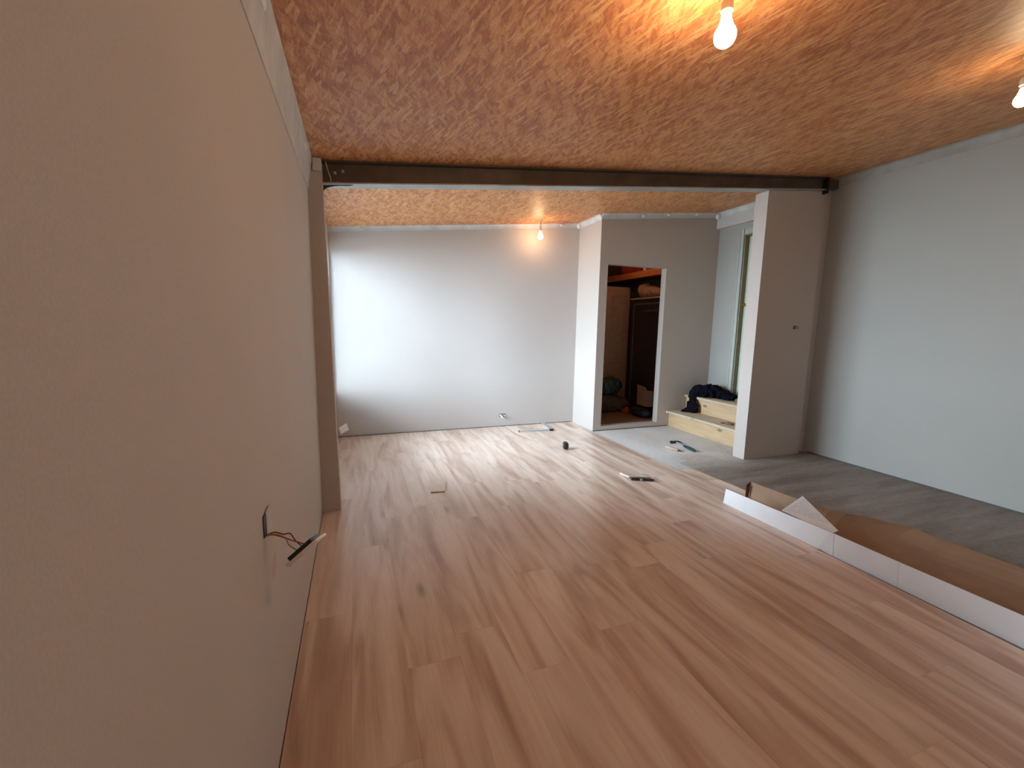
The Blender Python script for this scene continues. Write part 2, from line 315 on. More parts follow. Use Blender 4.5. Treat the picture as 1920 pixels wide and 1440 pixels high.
# ------------------------------------------------------------------ mesh helpers
class MB:
    def __init__(s): s.bm = bmesh.new()
    def box(s, a, b, bevel=0.0, mat=0, mtx=None):
        x0, y0, z0 = a; x1, y1, z1 = b
        t = bmesh.new()
        vs = [t.verts.new(p) for p in ((x0, y0, z0), (x1, y0, z0), (x1, y1, z0), (x0, y1, z0), (x0, y0, z1), (x1, y0, z1), (x1, y1, z1), (x0, y1, z1))]
        for f in ((0, 3, 2, 1), (4, 5, 6, 7), (0, 1, 5, 4), (1, 2, 6, 5), (2, 3, 7, 6), (3, 0, 4, 7)): t.faces.new([vs[i] for i in f])
        if bevel: bmesh.ops.bevel(t, geom=t.edges[:], offset=bevel, segments=2, affect='EDGES', profile=0.5)
        s._merge(t, mat, mtx); return s
    def _merge(s, t, mat=0, mtx=None):
        if mtx is not None: bmesh.ops.transform(t, matrix=mtx, verts=t.verts[:])
        bmesh.ops.recalc_face_normals(t, faces=t.faces[:])
        for f in t.faces: f.material_index = mat
        me = bpy.data.meshes.new('tmp'); t.to_mesh(me); t.free(); s.bm.from_mesh(me); bpy.data.meshes.remove(me)
    def prism(s, pts, vec, mat=0):
        t = bmesh.new(); v = Vector(vec)
        a = [t.verts.new(Vector(p)) for p in pts]; b = [t.verts.new(Vector(p)+v) for p in pts]; n = len(pts)
        t.faces.new(a); t.faces.new(b[::-1])
        for i in range(n): t.faces.new((a[i], b[i], b[(i+1) % n], a[(i+1) % n]))
        s._merge(t, mat); return s
    def tube(s, pts, r, seg=8, mat=0, caps=True):
        pts = [Vector(p) for p in pts]; n = len(pts); rr = r if isinstance(r, (list, tuple)) else [r]*n
        t = bmesh.new(); rings = []; prev = None
        for i, p in enumerate(pts):
            d = (pts[min(i+1, n-1)]-pts[max(i-1, 0)]).normalized()
            if prev is None: prev = d.orthogonal().normalized()
            u = (prev-d*prev.dot(d)).normalized(); prev = u; w = d.cross(u)
            rings.append([t.verts.new(p+(u*math.cos(2*math.pi*k/seg)+w*math.sin(2*math.pi*k/seg))*rr[i]) for k in range(seg)])
        for a, b in zip(rings, rings[1:]):
            for k in range(seg): t.faces.new((a[k], a[(k+1) % seg], b[(k+1) % seg], b[k]))
        if caps: t.faces.new(rings[0][::-1]); t.faces.new(rings[-1])
        s._merge(t, mat); return s
    def lathe(s, prof, seg=24, mtx=None, mat=0):
        t = bmesh.new(); rings = []
        for r, z in prof:
            if r < 1e-6: rings.append([t.verts.new((0, 0, z))])
            else: rings.append([t.verts.new((r*math.cos(2*math.pi*k/seg), r*math.sin(2*math.pi*k/seg), z)) for k in range(seg)])
        for a, b in zip(rings, rings[1:]):
            for k in range(seg):
                q = (k+1) % seg
                if len(a) == 1 and len(b) == 1: continue
                if len(a) == 1: t.faces.new((a[0], b[k], b[q]))
                elif len(b) == 1: t.faces.new((a[k], a[q], b[0]))
                else: t.faces.new((a[k], a[q], b[q], b[k]))
        if len(rings[0]) > 1: t.faces.new(rings[0][::-1])
        if len(rings[-1]) > 1: t.faces.new(rings[-1])
        s._merge(t, mat, mtx); return s
    def build(s, name, mats, parent=None, smooth=False):
        me = bpy.data.meshes.new(name)
        s.bm.to_mesh(me); s.bm.free()
        if not isinstance(mats, (list, tuple)): mats = [mats]
        for m in mats: me.materials.append(m)
        if smooth:
            for p in me.polygons: p.use_smooth = True
            me.set_sharp_from_angle(angle=R(38))
        o = bpy.data.objects.new(name, me); COL.objects.link(o)
        if parent is not None: o.parent = parent; o.matrix_parent_inverse = Matrix.Translation(-Vector(parent.location)) if parent.rotation_euler.to_matrix() == Matrix.Identity(3) else Matrix.Identity(4)
        return o
def tag(o, label, cat, group=None, kind=None):
    o['label'] = label
    if cat: o['category'] = cat
    if group: o['group'] = group
    if kind: o['kind'] = kind
    return o
def struct(o, label, cat): return tag(o, label, cat, kind='structure')
def empty(name, loc, label, cat, group=None):
    o = bpy.data.objects.new(name, None); COL.objects.link(o); o.location = loc; o.empty_display_size = 0.05
    return tag(o, label, cat, group)
def rotz(a, at=(0, 0, 0)): return Matrix.Translation(Vector(at)) @ Matrix.Rotation(a, 4, 'Z')
def blob(name, parts, mat, voxel=0.012, crumple=0.02, cscale=9.0, parent=None, floor=None, seed=0.0, fine=0.0):
    """crumpled soft thing: ellipsoids fused by a voxel remesh, then creased by noise"""
    bm = bmesh.new()
    for (c, r, rz) in parts:
        mt = Matrix.Translation(Vector(c)) @ Matrix.Rotation(rz, 4, 'Z') @ Matrix.Diagonal((*r, 1))
        bmesh.ops.create_icosphere(bm, subdivisions=4, radius=1.0, matrix=mt)
    me = bpy.data.meshes.new(name); bm.to_mesh(me); bm.free()
    t = bpy.data.objects.new('tmp_blob', me); COL.objects.link(t)
    md = t.modifiers.new('r', 'REMESH'); md.mode = 'VOXEL'; md.voxel_size = voxel
    dg = bpy.context.evaluated_depsgraph_get(); me2 = bpy.data.meshes.new_from_object(t.evaluated_get(dg))
    bpy.data.objects.remove(t); bpy.data.meshes.remove(me)
    off = Vector((seed*3.1, seed*1.7, seed))
    nrm = [v.normal.copy() for v in me2.vertices]
    for v, n in zip(me2.vertices, nrm):
        q = v.co*cscale+off
        k = 1.0-2.0*abs(noise.noise(q)); k2 = 1.0-2.0*abs(noise.noise(q*2.3+Vector((5, 1, 2))))
        v.co += n*crumple*(0.7*k+0.35*k2-0.35)
        if fine: v.co += n*fine*noise.noise(q*6)
        if floor is not None and v.co.z < floor: v.co.z = floor
    me2.materials.clear(); me2.materials.append(mat)
    for p in me2.polygons: p.use_smooth = True
    me2.name = name
    o = bpy.data.objects.new(name, me2); COL.objects.link(o)
    if parent is not None: o.parent = parent; o.matrix_parent_inverse = Matrix.Translation(-Vector(parent.location))
    return o

# ================================================================== STRUCTURE
T = 0.14
struct(MB().box((-T, YF-0.2, -0.15), (W+0.25, YE+0.15, 0.0)).build('floor', M['conc']), 'bare grey concrete floor along the right side and by the steps', 'floor')
# laminate laid over the screed, stepped edge where the last rows are still missing
LZ = 0.009
LAM = [(0.004, YF), (2.688, YF), (2.688, 1.56), (3.05, 1.56), (3.055, 2.46), (3.035, 2.905), (2.862, 2.925), (2.862, YC+0.03), (XC-0.012, YC+0.03), (XC-0.012, YB-0.004), (0.004, YB-0.004)]
struct(MB().prism([(x, y, 0.0005) for x, y in LAM], (0, 0, LZ)).build('floor', M['lam']), 'light oak laminate flooring, boards running away from the camera', 'laminate floor')
# ceiling following the roof slope
struct(MB().prism([(-T, YF-0.2, zc(-T)), (W+0.25, YF-0.2, zc(W+0.25)), (W+0.25, YF-0.2, zc(W+0.25)+0.12), (-T, YF-0.2, zc(-T)+0.12)], (0, YE+0.35-YF, 0)).build('ceiling', M['osb']),
       'sloping ceiling of orange brown strand board', 'ceiling')
# left wall with the window opening of the far section
y0, y1, z0, z1 = WIN
wl = MB(); a0, a1, b0, b1 = WIN_ADDED
wl.box((-T, YF-0.2, 0), (0, a0, ZL)); wl.box((-T, a1, 0), (0, y0, ZL)); wl.box((-T, a0, 0), (0, a1, b0)); wl.box((-T, a0, b1), (0, a1, ZL))
wl.box((-T, y1, 0), (0, YB+0.1, ZL)); wl.box((-T, y0, 0), (0, y1, z0)); wl.box((-T, y0, z1), (0, y1, ZL))
struct(wl.build('wall_left', M['wall_l']), 'long pale plastered wall on the left', 'wall')
struct(MB().prism([(0, YB, 0), (XC, YB, 0), (XC, YB, zc(XC)), (0, YB, ZL)], (0, 0.1, 0)).build('wall_back', M['wall']), 'far pale wall lit by the window and one bulb', 'wall')
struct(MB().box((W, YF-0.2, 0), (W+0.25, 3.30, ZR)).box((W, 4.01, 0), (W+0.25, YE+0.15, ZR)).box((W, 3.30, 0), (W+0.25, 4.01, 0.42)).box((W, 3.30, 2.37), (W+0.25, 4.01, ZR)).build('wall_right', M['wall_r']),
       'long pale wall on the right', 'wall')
struct(MB().prism([(0, YF, 0), (W, YF, 0), (W, YF, ZR), (0, YF, ZL)], (0, -0.1, 0)).build('wall_front', M['wall']), 'pale wall behind the camera', 'wall')
# closet enclosure: side wall and front wall with its unfinished doorway
cl = MB()
DX0, DX1, DZ0, DZ1 = 2.995, 3.815, 0.055, 1.967
cl.prism([(XC, YC, 0), (DX0, YC, 0), (DX0, YC, zc(DX0)), (XC, YC, zc(XC))], (0, 0.085, 0))
cl.prism([(DX0, YC, 0), (DX1, YC, 0), (DX1, YC, DZ0), (DX0, YC, DZ0)], (0, 0.085, 0))
cl.prism([(DX0, YC, DZ1), (DX1, YC, DZ1), (DX1, YC, zc(DX1)), (DX0, YC, zc(DX0))], (0, 0.085, 0))
cl.prism([(DX1, YC, 0), (W, YC, 0), (W, YC, ZR), (DX1, YC, zc(DX1))], (0, 0.085, 0))
cl.prism([(XC, YC+0.085, 0), (XC+0.085, YC+0.085, 0), (XC+0.085, YC+0.085, zc(XC+0.085)), (XC, YC+0.085, zc(XC))], (0, YE-YC-0.085, 0))
struct(cl.build('wall_closet', M['wall_w']), 'boxed-in closet wall with an open doorway in the far corner', 'wall')
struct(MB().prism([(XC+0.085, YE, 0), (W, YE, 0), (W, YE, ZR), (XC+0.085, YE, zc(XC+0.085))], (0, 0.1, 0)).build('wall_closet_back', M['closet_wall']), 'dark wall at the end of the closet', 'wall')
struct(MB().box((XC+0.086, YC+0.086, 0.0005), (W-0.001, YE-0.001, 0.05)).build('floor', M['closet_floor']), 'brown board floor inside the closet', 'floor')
# stub wall on the right below the beam
BZ = lambda x: 2.076 + (2.552-2.076)*(x-0.075)/(4.42-0.075)       # underside of the beam
YQ = 3.128
struct(MB().prism([(XP, YP, 0), (4.475, YP, 0), (4.475, YP, BZ(4.475)), (XP, YP, BZ(XP))], (0, YQ-YP, 0)).build('wall_partition', M['wall_w']), 'stub wall under the right end of the beam', 'wall')
struct(MB().prism([(4.475, YP+0.045, 0), (W, YP+0.045, 0), (W, YP+0.045, zc(W)-0.075), (4.475, YP+0.045, zc(4.475)-0.075)], (0, YQ-YP-0.045, 0)).build('wall_pier', M['wall_w']), 'narrow pier between the stub wall and the right wall', 'wall')
# left pier, a little wider at the foot
struct(MB().prism([(0, 2.93, 0), (0.112, 2.93, 0), (0.078, 2.93, 2.20), (0, 2.93, 2.20)], (0, 0.13, 0)).build('wall_pier', M['wall_w']), 'narrow plastered pier standing on the left wall under the beam', 'wall')
# band boxed in along the top of the right wall of the far section
struct(MB().prism([(W-0.055, YQ, 2.49), (W, YQ, 2.49), (W, YQ, zc(W)-0.001), (W-0.055, YQ, zc(W-0.055)-0.001)], (0, YC-YQ, 0)).build('trim_1', M['wall']), 'boxed band along the top of the wall above the steps', 'trim')

def cove(name, a, b, inward, drop, proj, label, mat='cornice'):
    """coving between wall top points a and b; inward = horizontal unit vector off the wall"""
    a, b, n = Vector(a), Vector(b), Vector(inward)
    mb = MB(); t = bmesh.new(); prof = []
    for k in range(7):
        q = k/6*math.pi/2
        prof.append((proj*(1-math.cos(q))+0.004, -drop*(1-math.sin(q))))
    prof = [(0, -drop)]+prof+[(proj+0.004, 0.0), (0, 0)]
    rings = []
    for p in (a, b):
        ring = []
        for (u, w) in prof:
            q = p+n*u; q.z += w + (ZR-ZL)/W*(n.x*u) - 0.001
            ring.append(t.verts.new(q))
        rings.append(ring)
    m = len(prof)
    for k in range(m): t.faces.new((rings[0][k], rings[0][(k+1) % m], rings[1][(k+1) % m], rings[1][k]))
    t.faces.new(rings[0]); t.faces.new(rings[1][::-1])
    mb._merge(t)
    o = mb.build(name, M[mat], smooth=True); return struct(o, label, 'coving')
# left wall strip is deep and almost flat
struct(MB().prism([(0.0005, YF, 2.022), (0.004, YF, 2.022), (0.016, YF, 2.12), (0.030, YF, 2.203), (0.0005, YF, 2.203)], (0, 2.93-YF, 0)).build('trim_2', M['cornice']), 'pale grey coving strip along the top of the left wall', 'coving')
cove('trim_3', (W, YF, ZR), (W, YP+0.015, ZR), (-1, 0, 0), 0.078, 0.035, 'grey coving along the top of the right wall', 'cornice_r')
cove('trim_4', (0.0, YB, ZL), (XC, YB, zc(XC)), (0, -1, 0), 0.045, 0.03, 'pale coving along the top of the far wall')
cove('trim_5', (XC, YB, zc(XC)), (XC, YC, zc(XC)), (-1, 0, 0), 0.060, 0.035, 'pale coving on the side of the closet')
cove('trim_6', (XC, YC, zc(XC)), (W-0.055, YC, zc(W-0.055)), (0, -1, 0), 0.055, 0.03, 'pale coving above the closet doorway')
cove('trim_7', (W-0.055, YC, zc(W-0.055)), (W-0.055, YQ, zc(W-0.055)), (-1, 0, 0), 0.060, 0.035, 'pale coving above the steps')
# filler dabs on the coving joints
def dab(p, r, parent=None):
    x, y, z = p
    return blob('filler_dab', [((x, y, z), r, 0)], M['filler'], 0.004, 0.004, 60, seed=x)
dabs = [((0.30+0.02, YB-0.024, zc(0.3)-0.022), (0.02, 0.010, 0.012), 'white filler dab on the coving at the left of the far wall'),
        ((XC-0.030, YB-0.030, zc(XC)-0.035), (0.022, 0.018, 0.036), 'white filler blob in the coving corner where far wall meets closet'),
        ((2.62, YB-0.028, zc(2.62)-0.02), (0.02, 0.010, 0.012), 'small white filler dab on the far wall coving beside the closet'),
        ((3.42, YC-0.028, zc(3.42)-0.030), (0.020, 0.010, 0.018), 'white filler dab on the coving above the closet doorway'),
        ((3.78, YC-0.028, zc(3.78)-0.018), (0.025, 0.010, 0.014), 'white filler dab on the coving right of the closet doorway'),
        ((4.19, YC-0.028, zc(4.19)-0.018), (0.020, 0.010, 0.012), 'white filler dab on the coving near the step corner'),
        ((W-0.085, YC-0.035, zc(W-0.085)-0.045), (0.030, 0.022, 0.038), 'white filler blob in the coving corner above the steps'),
        ((0.020, 1.52, 2.15), (0.006, 0.030, 0.016), 'white filler dab on the left wall coving, nearest the camera'),
        ((0.020, 2.60, 2.15), (0.006, 0.045, 0.018), 'white filler dab on the left wall coving near the beam')]
for p, r, lab in dabs:
    tag(dab(p, r), lab, 'filler', 'filler dabs on the coving')
# plaster block over the left pier
struct(MB().box((0.0305, 2.905, 2.135), (0.078, 2.929, zc(0.03)-0.003), 0.003).build('trim_8', M['cornice']), 'rough plaster block on top of the left pier', 'trim')
# dark strips standing in for the shade in the gaps at the wall feet
struct(MB().box((W-0.004, YF, 0.0005), (W, YP, 0.010)).build('foot_shade_right', M['foot_shade']), 'dark strip standing in for shade at the foot of the right wall', 'wall foot strip')
struct(MB().box((0.014, YB-0.0035, 0.0095), (XC-0.03, YB, 0.016)).build('foot_shade_back', M['foot_shade']), 'thin dark strip standing in for gap shade at the foot of the far wall', 'wall foot strip')
struct(MB().box((DX0-0.1, YC-0.004, 0.0005), (3.97, YC-0.0002, 0.009)).build('foot_shade_closet', M['foot_shade']), 'thin dark strip standing in for gap shade under the closet wall', 'wall foot strip')
# pale corner strip beside the laminate by the closet side
struct(MB().box((XC-0.011, YC+0.002, 0.0005), (XC-0.0005, YB-0.004, 0.012)).build('trim_9', M['cornice']), 'pale edge strip along the foot of the closet side wall', 'trim')

# ------------------------------------------------------------------ window of the far section (behind the pier)
def window(name, win, label):
    y0, y1, z0, z1 = win
    fr = MB(); d0, d1 = -0.13, -0.09
    fr.box((d0, y0, z0+0.035), (d1, y0+0.04, z1)); fr.box((d0, y1-0.04, z0+0.035), (d1, y1, z1)); fr.box((d0, y0+0.04, z0+0.035), (d1, y1-0.04, z0+0.095)); fr.box((d0, y0+0.04, z1-0.06), (d1, y1-0.04, z1))
    ym = (y0+y1)/2; fr.box((d0, ym-0.03, z0+0.095), (d1, ym+0.03, z1-0.06))
    w = fr.build(name, M['frame']); struct(w, label, 'window')
    MB().box((-0.113, y0+0.04, z0+0.095), (-0.109, ym-0.03, z1-0.06)).box((-0.113, ym+0.03, z0+0.095), (-0.109, y1-0.04, z1-0.06)).build('pane', M['glass'], w)
    MB().box((-0.138, y0+0.001, z0+0.001), (0.012, y1-0.001, z0+0.034), 0.004).build('window_sill', M['frame'], w)
window('window_1', WIN, 'white framed window in the left wall beyond the pier')
window('window_added', WIN_ADDED, 'added unseen window in the left wall behind the camera, daylight for the front')
struct(MB().box((-14, -10, -0.45), (-T-0.05, 16, -0.30)).build('ground_outside', M['ground']), 'grey paving outside the window', 'ground')

# ------------------------------------------------------------------ door in the right wall, at the top of the steps
dr = MB(); DY0, DY1, DzB, DzT = 3.30, 4.01, 0.42, 2.37
dr.box((W-0.016, DY1-0.004, DzB), (W-0.0003, DY1+0.052, DzT+0.055), 0.004); dr.box((W-0.016, DY0-0.052, DzB), (W-0.0003, DY0+0.012, DzT+0.055), 0.004)
dr.box((W-0.016, DY0+0.012, DzT-0.012), (W-0.0003, DY1-0.012, DzT+0.055), 0.004)
dr.box((W-0.022, DY1+0.038, DzB), (W-0.0161, DY1+0.052, DzT+0.055), 0.002)
door = dr.build('door_1', M['arch'], smooth=True); struct(door, 'pale green door with white surround at the top of the pine steps, mostly hidden by the stub wall', 'door')
MB().box((W, DY1-0.009, DzB), (W+0.13, DY1-0.0003, DzT-0.003)).box((W, DY0+0.0003, DzB), (W+0.13, DY0+0.022, DzT-0.003)).box((W, DY0+0.022, DzT-0.025), (W+0.13, DY1-0.0092, DzT-0.003)).build('door_lining', M['jamb'], door)
MB().box((W+0.072, DY0+0.024, DzB+0.03), (W+0.112, DY1-0.011, DzT-0.027), 0.002).build('door_leaf', M['doorp'], door)
MB().box((W+0.003, DY1-0.0125, DzB), (W+0.010, DY1-0.0092, DzT-0.03)).build('door_stop', M['arch'], door)
MB().box((W, DY0+0.001, DzB-0.0005), (W+0.13, DY1-0.001, DzB+0.028)).build('threshold', M['jamb'], door)
kz = 1.54
MB().lathe([(0.0, 0.0), (0.022, 0.001), (0.022, 0.006), (0.008, 0.008), (0.008, 0.035), (0.020, 0.042), (0.024, 0.055), (0.016, 0.066), (0.0, 0.068)], 20,
           Matrix.Translation((W+0.072, DY1-0.060, kz)) @ Matrix.Rotation(R(-90), 4, 'Y')).build('door_knob', M['brass'], door, True)

# ------------------------------------------------------------------ pine steps
st = empty('pine_steps', (4.3, 3.8, 0), 'two pale pine steps leading up to the green door behind the stub wall', 'steps')
MB().box((4.00, YQ+0.02, 0.0), (W-0.002, YC-0.002, 0.168)).build('lower_riser', M['riser'], st)
MB().box((3.962, YQ+0.015, 0.168), (W-0.002, YC-0.002, 0.200), 0.008).build('lower_tread', M['pine'], st, True)
MB().box((4.262, YQ+0.02, 0.200), (W-0.002, YC-0.002, 0.368)).build('upper_riser', M['riser'], st)
MB().box((4.228, YQ+0.015, 0.368), (W-0.002, YC-0.002, 0.400), 0.008).build('upper_tread', M['pine'], st, True)
struct(MB().box((4.575, YQ+0.02, 0.4005), (W-0.001, DY1+0.05, 0.42)).build('trim_10', M['jamb']), 'brown door sill board above the upper step', 'trim')

# ------------------------------------------------------------------ steel beam
def beam_prism(mb, yA, yB, off0, off1, xA=0.080, xB=4.405):
    mb.prism([(xA, yA, BZ(xA)+off0), (xB, yA, BZ(xB)+off0), (xB, yA, BZ(xB)+off1), (xA, yA, BZ(xA)+off1)], (0, yB-yA, 0)); return mb
bmr = empty('steel_beam', (2.3, 3.02, BZ(2.3)), 'long dark steel beam across the room under the sloping ceiling', 'beam')
gap = lambda x: zc(x)-BZ(x)
mb = MB(); mb.prism([(0.080, 3.000, BZ(0.080)+0.009), (4.405, 3.000, BZ(4.405)+0.009), (4.405, 3.000, zc(4.405)-0.010), (0.080, 3.000, zc(0.080)-0.010)], (0, 0.012, 0)).build('web', M['steel'], bmr)
beam_prism(MB(), 2.955, 3.055, 0.001, 0.0088).build('bottom_flange', M['steel_l'], bmr)
MB().prism([(0.080, 2.955, zc(0.080)-0.0098), (4.405, 2.955, zc(4.405)-0.0098), (4.405, 2.955, zc(4.405)-0.001), (0.080, 2.955, zc(0.080)-0.001)], (0, 0.1, 0)).build('top_flange', M['steel'], bmr)
for xb, dz in ((0.150, 0.075), (0.195, 0.085)):
    MB().lathe([(0.010, 0), (0.010, 0.008), (0.005, 0.009), (0.005, 0.016), (0.0, 0.016)], 6, Matrix.Translation((xb, 2.9995, BZ(xb)+dz)) @ Matrix.Rotation(R(90), 4, 'X')).build('bolt', M['steel_l'], bmr)
MB().box((4.406, 2.950, BZ(4.41)-0.03), (4.43, 3.05, zc(4.406)-0.002), 0.002).build('end_plate', M['black_steel'], bmr)
# curved bracket below the left end
gp = [(0.100, 2.062)]
gp = [(0.082, 2.074), (0.252, 2.094)] + [(0.252-0.170*math.sin(t), 2.094-0.006-0.052*(1-math.cos(t))) for t in [k/10*math.pi/2 for k in range(1, 11)]]
o = MB().prism([(x, 2.972, z) for x, z in gp], (0, 0.012, 0)).build('curved_bracket', M['black_steel'], bmr)
tag(MB().box((4.431, 2.955, 2.575), (4.56, 3.008, 2.655), 0.002).build('packing_block', M['steel']), 'dark packing block between the beam end and the right wall', 'block')
tag(MB().tube([(0.098, 2.968, 2.211), (0.104, 2.965, 2.19), (0.112, 2.962, 2.155), (0.124, 2.962, 2.12), (0.128, 2.962, 2.0945)], 0.0035, 8).build('loose_cable', M['sheath'], None, True), 'thin pale cable hanging in front of the beam by the left pier', 'cable')
tag(blob('mortar_lump', [((0.165, 2.972, BZ(0.165)+0.014), (0.012, 0.010, 0.006), 0)], M['rust'], 0.003, 0.003, 80), 'small crumb of mortar lying on the beam flange', 'mortar')

# ------------------------------------------------------------------ light bulbs on flex
def bulb(pos, drop, mat, label, group='bare ceiling bulbs', lean=(0, 0), scale=1.0):
    x, y, z = pos; zt = z+drop
    root = empty('light_bulb', (x, y, z), label, 'bulb', group)
    r = 0.030*scale
    prof = [(0.0, -r*1.0)]+[(r*math.sin(a), -r*math.cos(a)) for a in [k*math.pi/14 for k in range(1, 10)]]+[(0.020*scale, r*0.85), (0.014*scale, r*1.45), (0.0135*scale, r*1.7), (0, r*1.7)]
    MB().lathe(prof, 28, Matrix.Translation((x, y, z))).build('bulb_glass', mat, root, True)
    MB().lathe([(0.0, r*1.7), (0.0135, r*1.7), (0.0135, r*1.7+0.012), (0.0185, r*1.7+0.014), (0.0185, r*1.7+0.040), (0.010, r*1.7+0.052), (0.0, r*1.7+0.052)], 20, Matrix.Translation((x, y, z))).build('lamp_holder', M['cap'], root, True)
    a = z+r*1.7+0.050
    for s in (-1, 1):
        pts = [(x+s*0.003, y, a), (x+s*0.009, y+0.003, a+(zt-a)*0.3), (x+s*0.002+0.004, y, a+(zt-a)*0.55), (x-s*0.004+lean[0]*0.6, y+lean[1]*0.6, a+(zt-a)*0.8), (x+s*0.002+lean[0], y+lean[1], zc(x)-0.002)]
        MB().tube(pts, 0.0028, 8).build('flex', M['w_black'], root, True)
    MB().lathe([(0.0, 0.0), (0.022, 0.0), (0.020, 0.006), (0.0, 0.007)], 20, Matrix.Translation((x+lean[0], y+lean[1], zc(x+lean[0])-0.0075))).build('ceiling_rose', M['cap'], root, True)
    return root
bulb((1.388, 1.200, 2.185), 0.165, M['bulb'], 'large bright bare bulb hanging nearest the camera', scale=1.12)
bulb((3.245, 1.246, 2.350), 0.19, M['bulb2'], 'bright bare bulb at the right edge of the photo near the right wall')
bulb((2.266, 4.690, 2.262), 0.18, M['bulb3'], 'small bare bulb hanging by twisted flex close to the far wall', lean=(0.004, 0))
bulb((3.62, 4.95, 2.36), 0.22, M['bulb4'], 'dim bulb inside the closet above the doorway head')

# ------------------------------------------------------------------ unfinished electrics
# left wall: back box hole with double socket hanging on its wires
hs = empty('hanging_socket', (0.0, 1.23, 0.70), 'white socket plate hanging from its wires out of the left wall', 'socket')
MB().box((0.0004, 1.200, 0.690), (0.0030, 1.272, 0.748)).build('back_box', M['black'], hs)
MB().box((0.0031, 1.220, 0.684), (0.0055, 1.275, 0.752)).build('box_rim', M['cornice'], hs)
ax = Vector((0.074, 0, 0.061)).normalized(); vy = Vector((-0.10, 0.90, -0.44)).normalized()
vy = (vy-ax*vy.dot(ax)).normalized(); nn = ax.cross(vy).normalized()     # plate axes
cpl = Vector((0.1005, 1.20, 0.643))
tilt = Matrix.Rotation(R(-3), 3, ax); vy = tilt @ vy; nn = tilt @ nn
mp = Matrix(((ax.x, vy.x, nn.x, cpl.x), (ax.y, vy.y, nn.y, cpl.y), (ax.z, vy.z, nn.z, cpl.z), (0, 0, 0, 1)))
sgn = 1 if nn.x < 0 else -1                                        # the terminals face the wall, the plate the room
MB().box((-0.047, -0.043, -0.0045), (0.047, 0.043, 0.0045), 0.003, mtx=mp).build('face_plate', M['white_pl'], hs, True)
MB().box((-0.038, -0.033, min(0.0046*sgn, 0.016*sgn)), (0.034, 0.033, max(0.0046*sgn, 0.016*sgn)), 0.002, mtx=mp).build('terminal_block', M['black'], hs, True)
MB().tube([mp @ Vector((-0.034, 0.0, 0.012*sgn)), mp @ Vector((-0.050, 0.002, 0.004*sgn)), mp @ Vector((-0.060, 0.004, -0.004*sgn))], 0.0016, 6).build('earth_tail', M['grey_rub'], hs, True)
tp = lambda a: mp @ Vector((a, 0.0, 0.0155*sgn))
def wire(pts, mat):
    P = [Vector(p) for p in pts]; out = []
    for i in range(len(P)-1):                                     # Catmull-Rom
        p0, p1, p2, p3 = P[max(i-1, 0)], P[i], P[i+1], P[min(i+2, len(P)-1)]
        for k in range(6):
            t = k/6; out.append(0.5*((2*p1)+(p2-p0)*t+(2*p0-5*p1+4*p2-p3)*t*t+(3*p1-p0-3*p2+p3)*t**3))
    out.append(P[-1]); MB().tube(out, 0.0017, 6).build('wire', mat, hs, True)
o0 = (0.0032, 1.215, 0.690)
wire([o0, (0.022, 1.215, 0.697), (0.045, 1.21, 0.690), (0.060, 1.21, 0.690), (0.072, 1.205, 0.672), tp(-0.005)], M['w_brown'])
wire([o0, (0.022, 1.210, 0.692), (0.042, 1.20, 0.688), (0.058, 1.20, 0.679), (0.070, 1.20, 0.672), tp(0.004)], M['w_red'])
wire([o0, (0.024, 1.210, 0.694), (0.042, 1.205, 0.688), (0.052, 1.20, 0.680), (0.058, 1.20, 0.662), tp(-0.020)], M['w_yellow'])
# far left: loose white plate under the window
lp = empty('socket_plate', (0.0, 4.60, 0.17), 'white double socket plate tilted off the wall below the far window', 'socket')
mq = Matrix.Translation((0.092, 4.60, 0.176)) @ Matrix.Rotation(R(62), 4, 'Z') @ Matrix.Rotation(R(20), 4, 'Y')
mq = Matrix.Translation((0.098, 4.58, 0.176)) @ Matrix.Rotation(R(38), 4, 'Z') @ Matrix.Rotation(R(-18), 4, 'Y')
MB().box((-0.052, -0.004, -0.038), (0.045, 0.004, 0.038), 0.002, mtx=mq).build('face_plate', M['white_pl'], lp, True)
MB().box((-0.035, 0.0041, -0.026), (0.030, 0.022, 0.026), 0.001, mtx=mq).build('socket_body', M['white_pl'], lp)
MB().tube([(0.001, 4.65, 0.18), (0.03, 4.64, 0.175), (0.07, 4.61, 0.18), mq @ Vector((0, 0.021, 0))], 0.003, 8).build('cable', M['w_black'], lp, True)
# far wall: small open box with bits of wire
bx = empty('wall_box', (1.90, YB, 0.14), 'small open socket box with loose white wire ends low on the far wall', 'socket box')
MB().box((1.870, YB-0.003, 0.128), (1.945, YB-0.0003, 0.168)).build('back_box', M['grey_box'], bx)
MB().tube([(1.885, YB-0.003, 0.150), (1.888, YB-0.022, 0.145), (1.897, YB-0.032, 0.133), (1.905, YB-0.035, 0.128)], 0.0085, 8).build('cable_end', M['white_pl'], bx, True)
MB().tube([(1.925, YB-0.003, 0.150), (1.930, YB-0.018, 0.146), (1.943, YB-0.024, 0.142)], 0.005, 8).build('cable_end', M['white_pl'], bx, True)
MB().tube([(1.91, YB-0.003, 0.155), (1.918, YB-0.015, 0.156), (1.925, YB-0.02, 0.150)], 0.004, 8).build('cable_end', M['w_black'], bx, True)
# stub wall: light switch hole
sw = empty('switch_hole', (4.265, YP, 1.275), 'small open switch box with a wire end on the stub wall', 'switch box')
MB().box((4.215, YP-0.003, 1.258), (4.228, YP-0.0004, 1.290)).box((4.228, YP-0.003, 1.285), (4.262, YP-0.0004, 1.292)).build('back_box', M['black'], sw)
MB().box((4.230, YP-0.008, 1.262), (4.285, YP-0.0004, 1.2845), 0.003).build('cable_end', M['w_black'], sw, True)

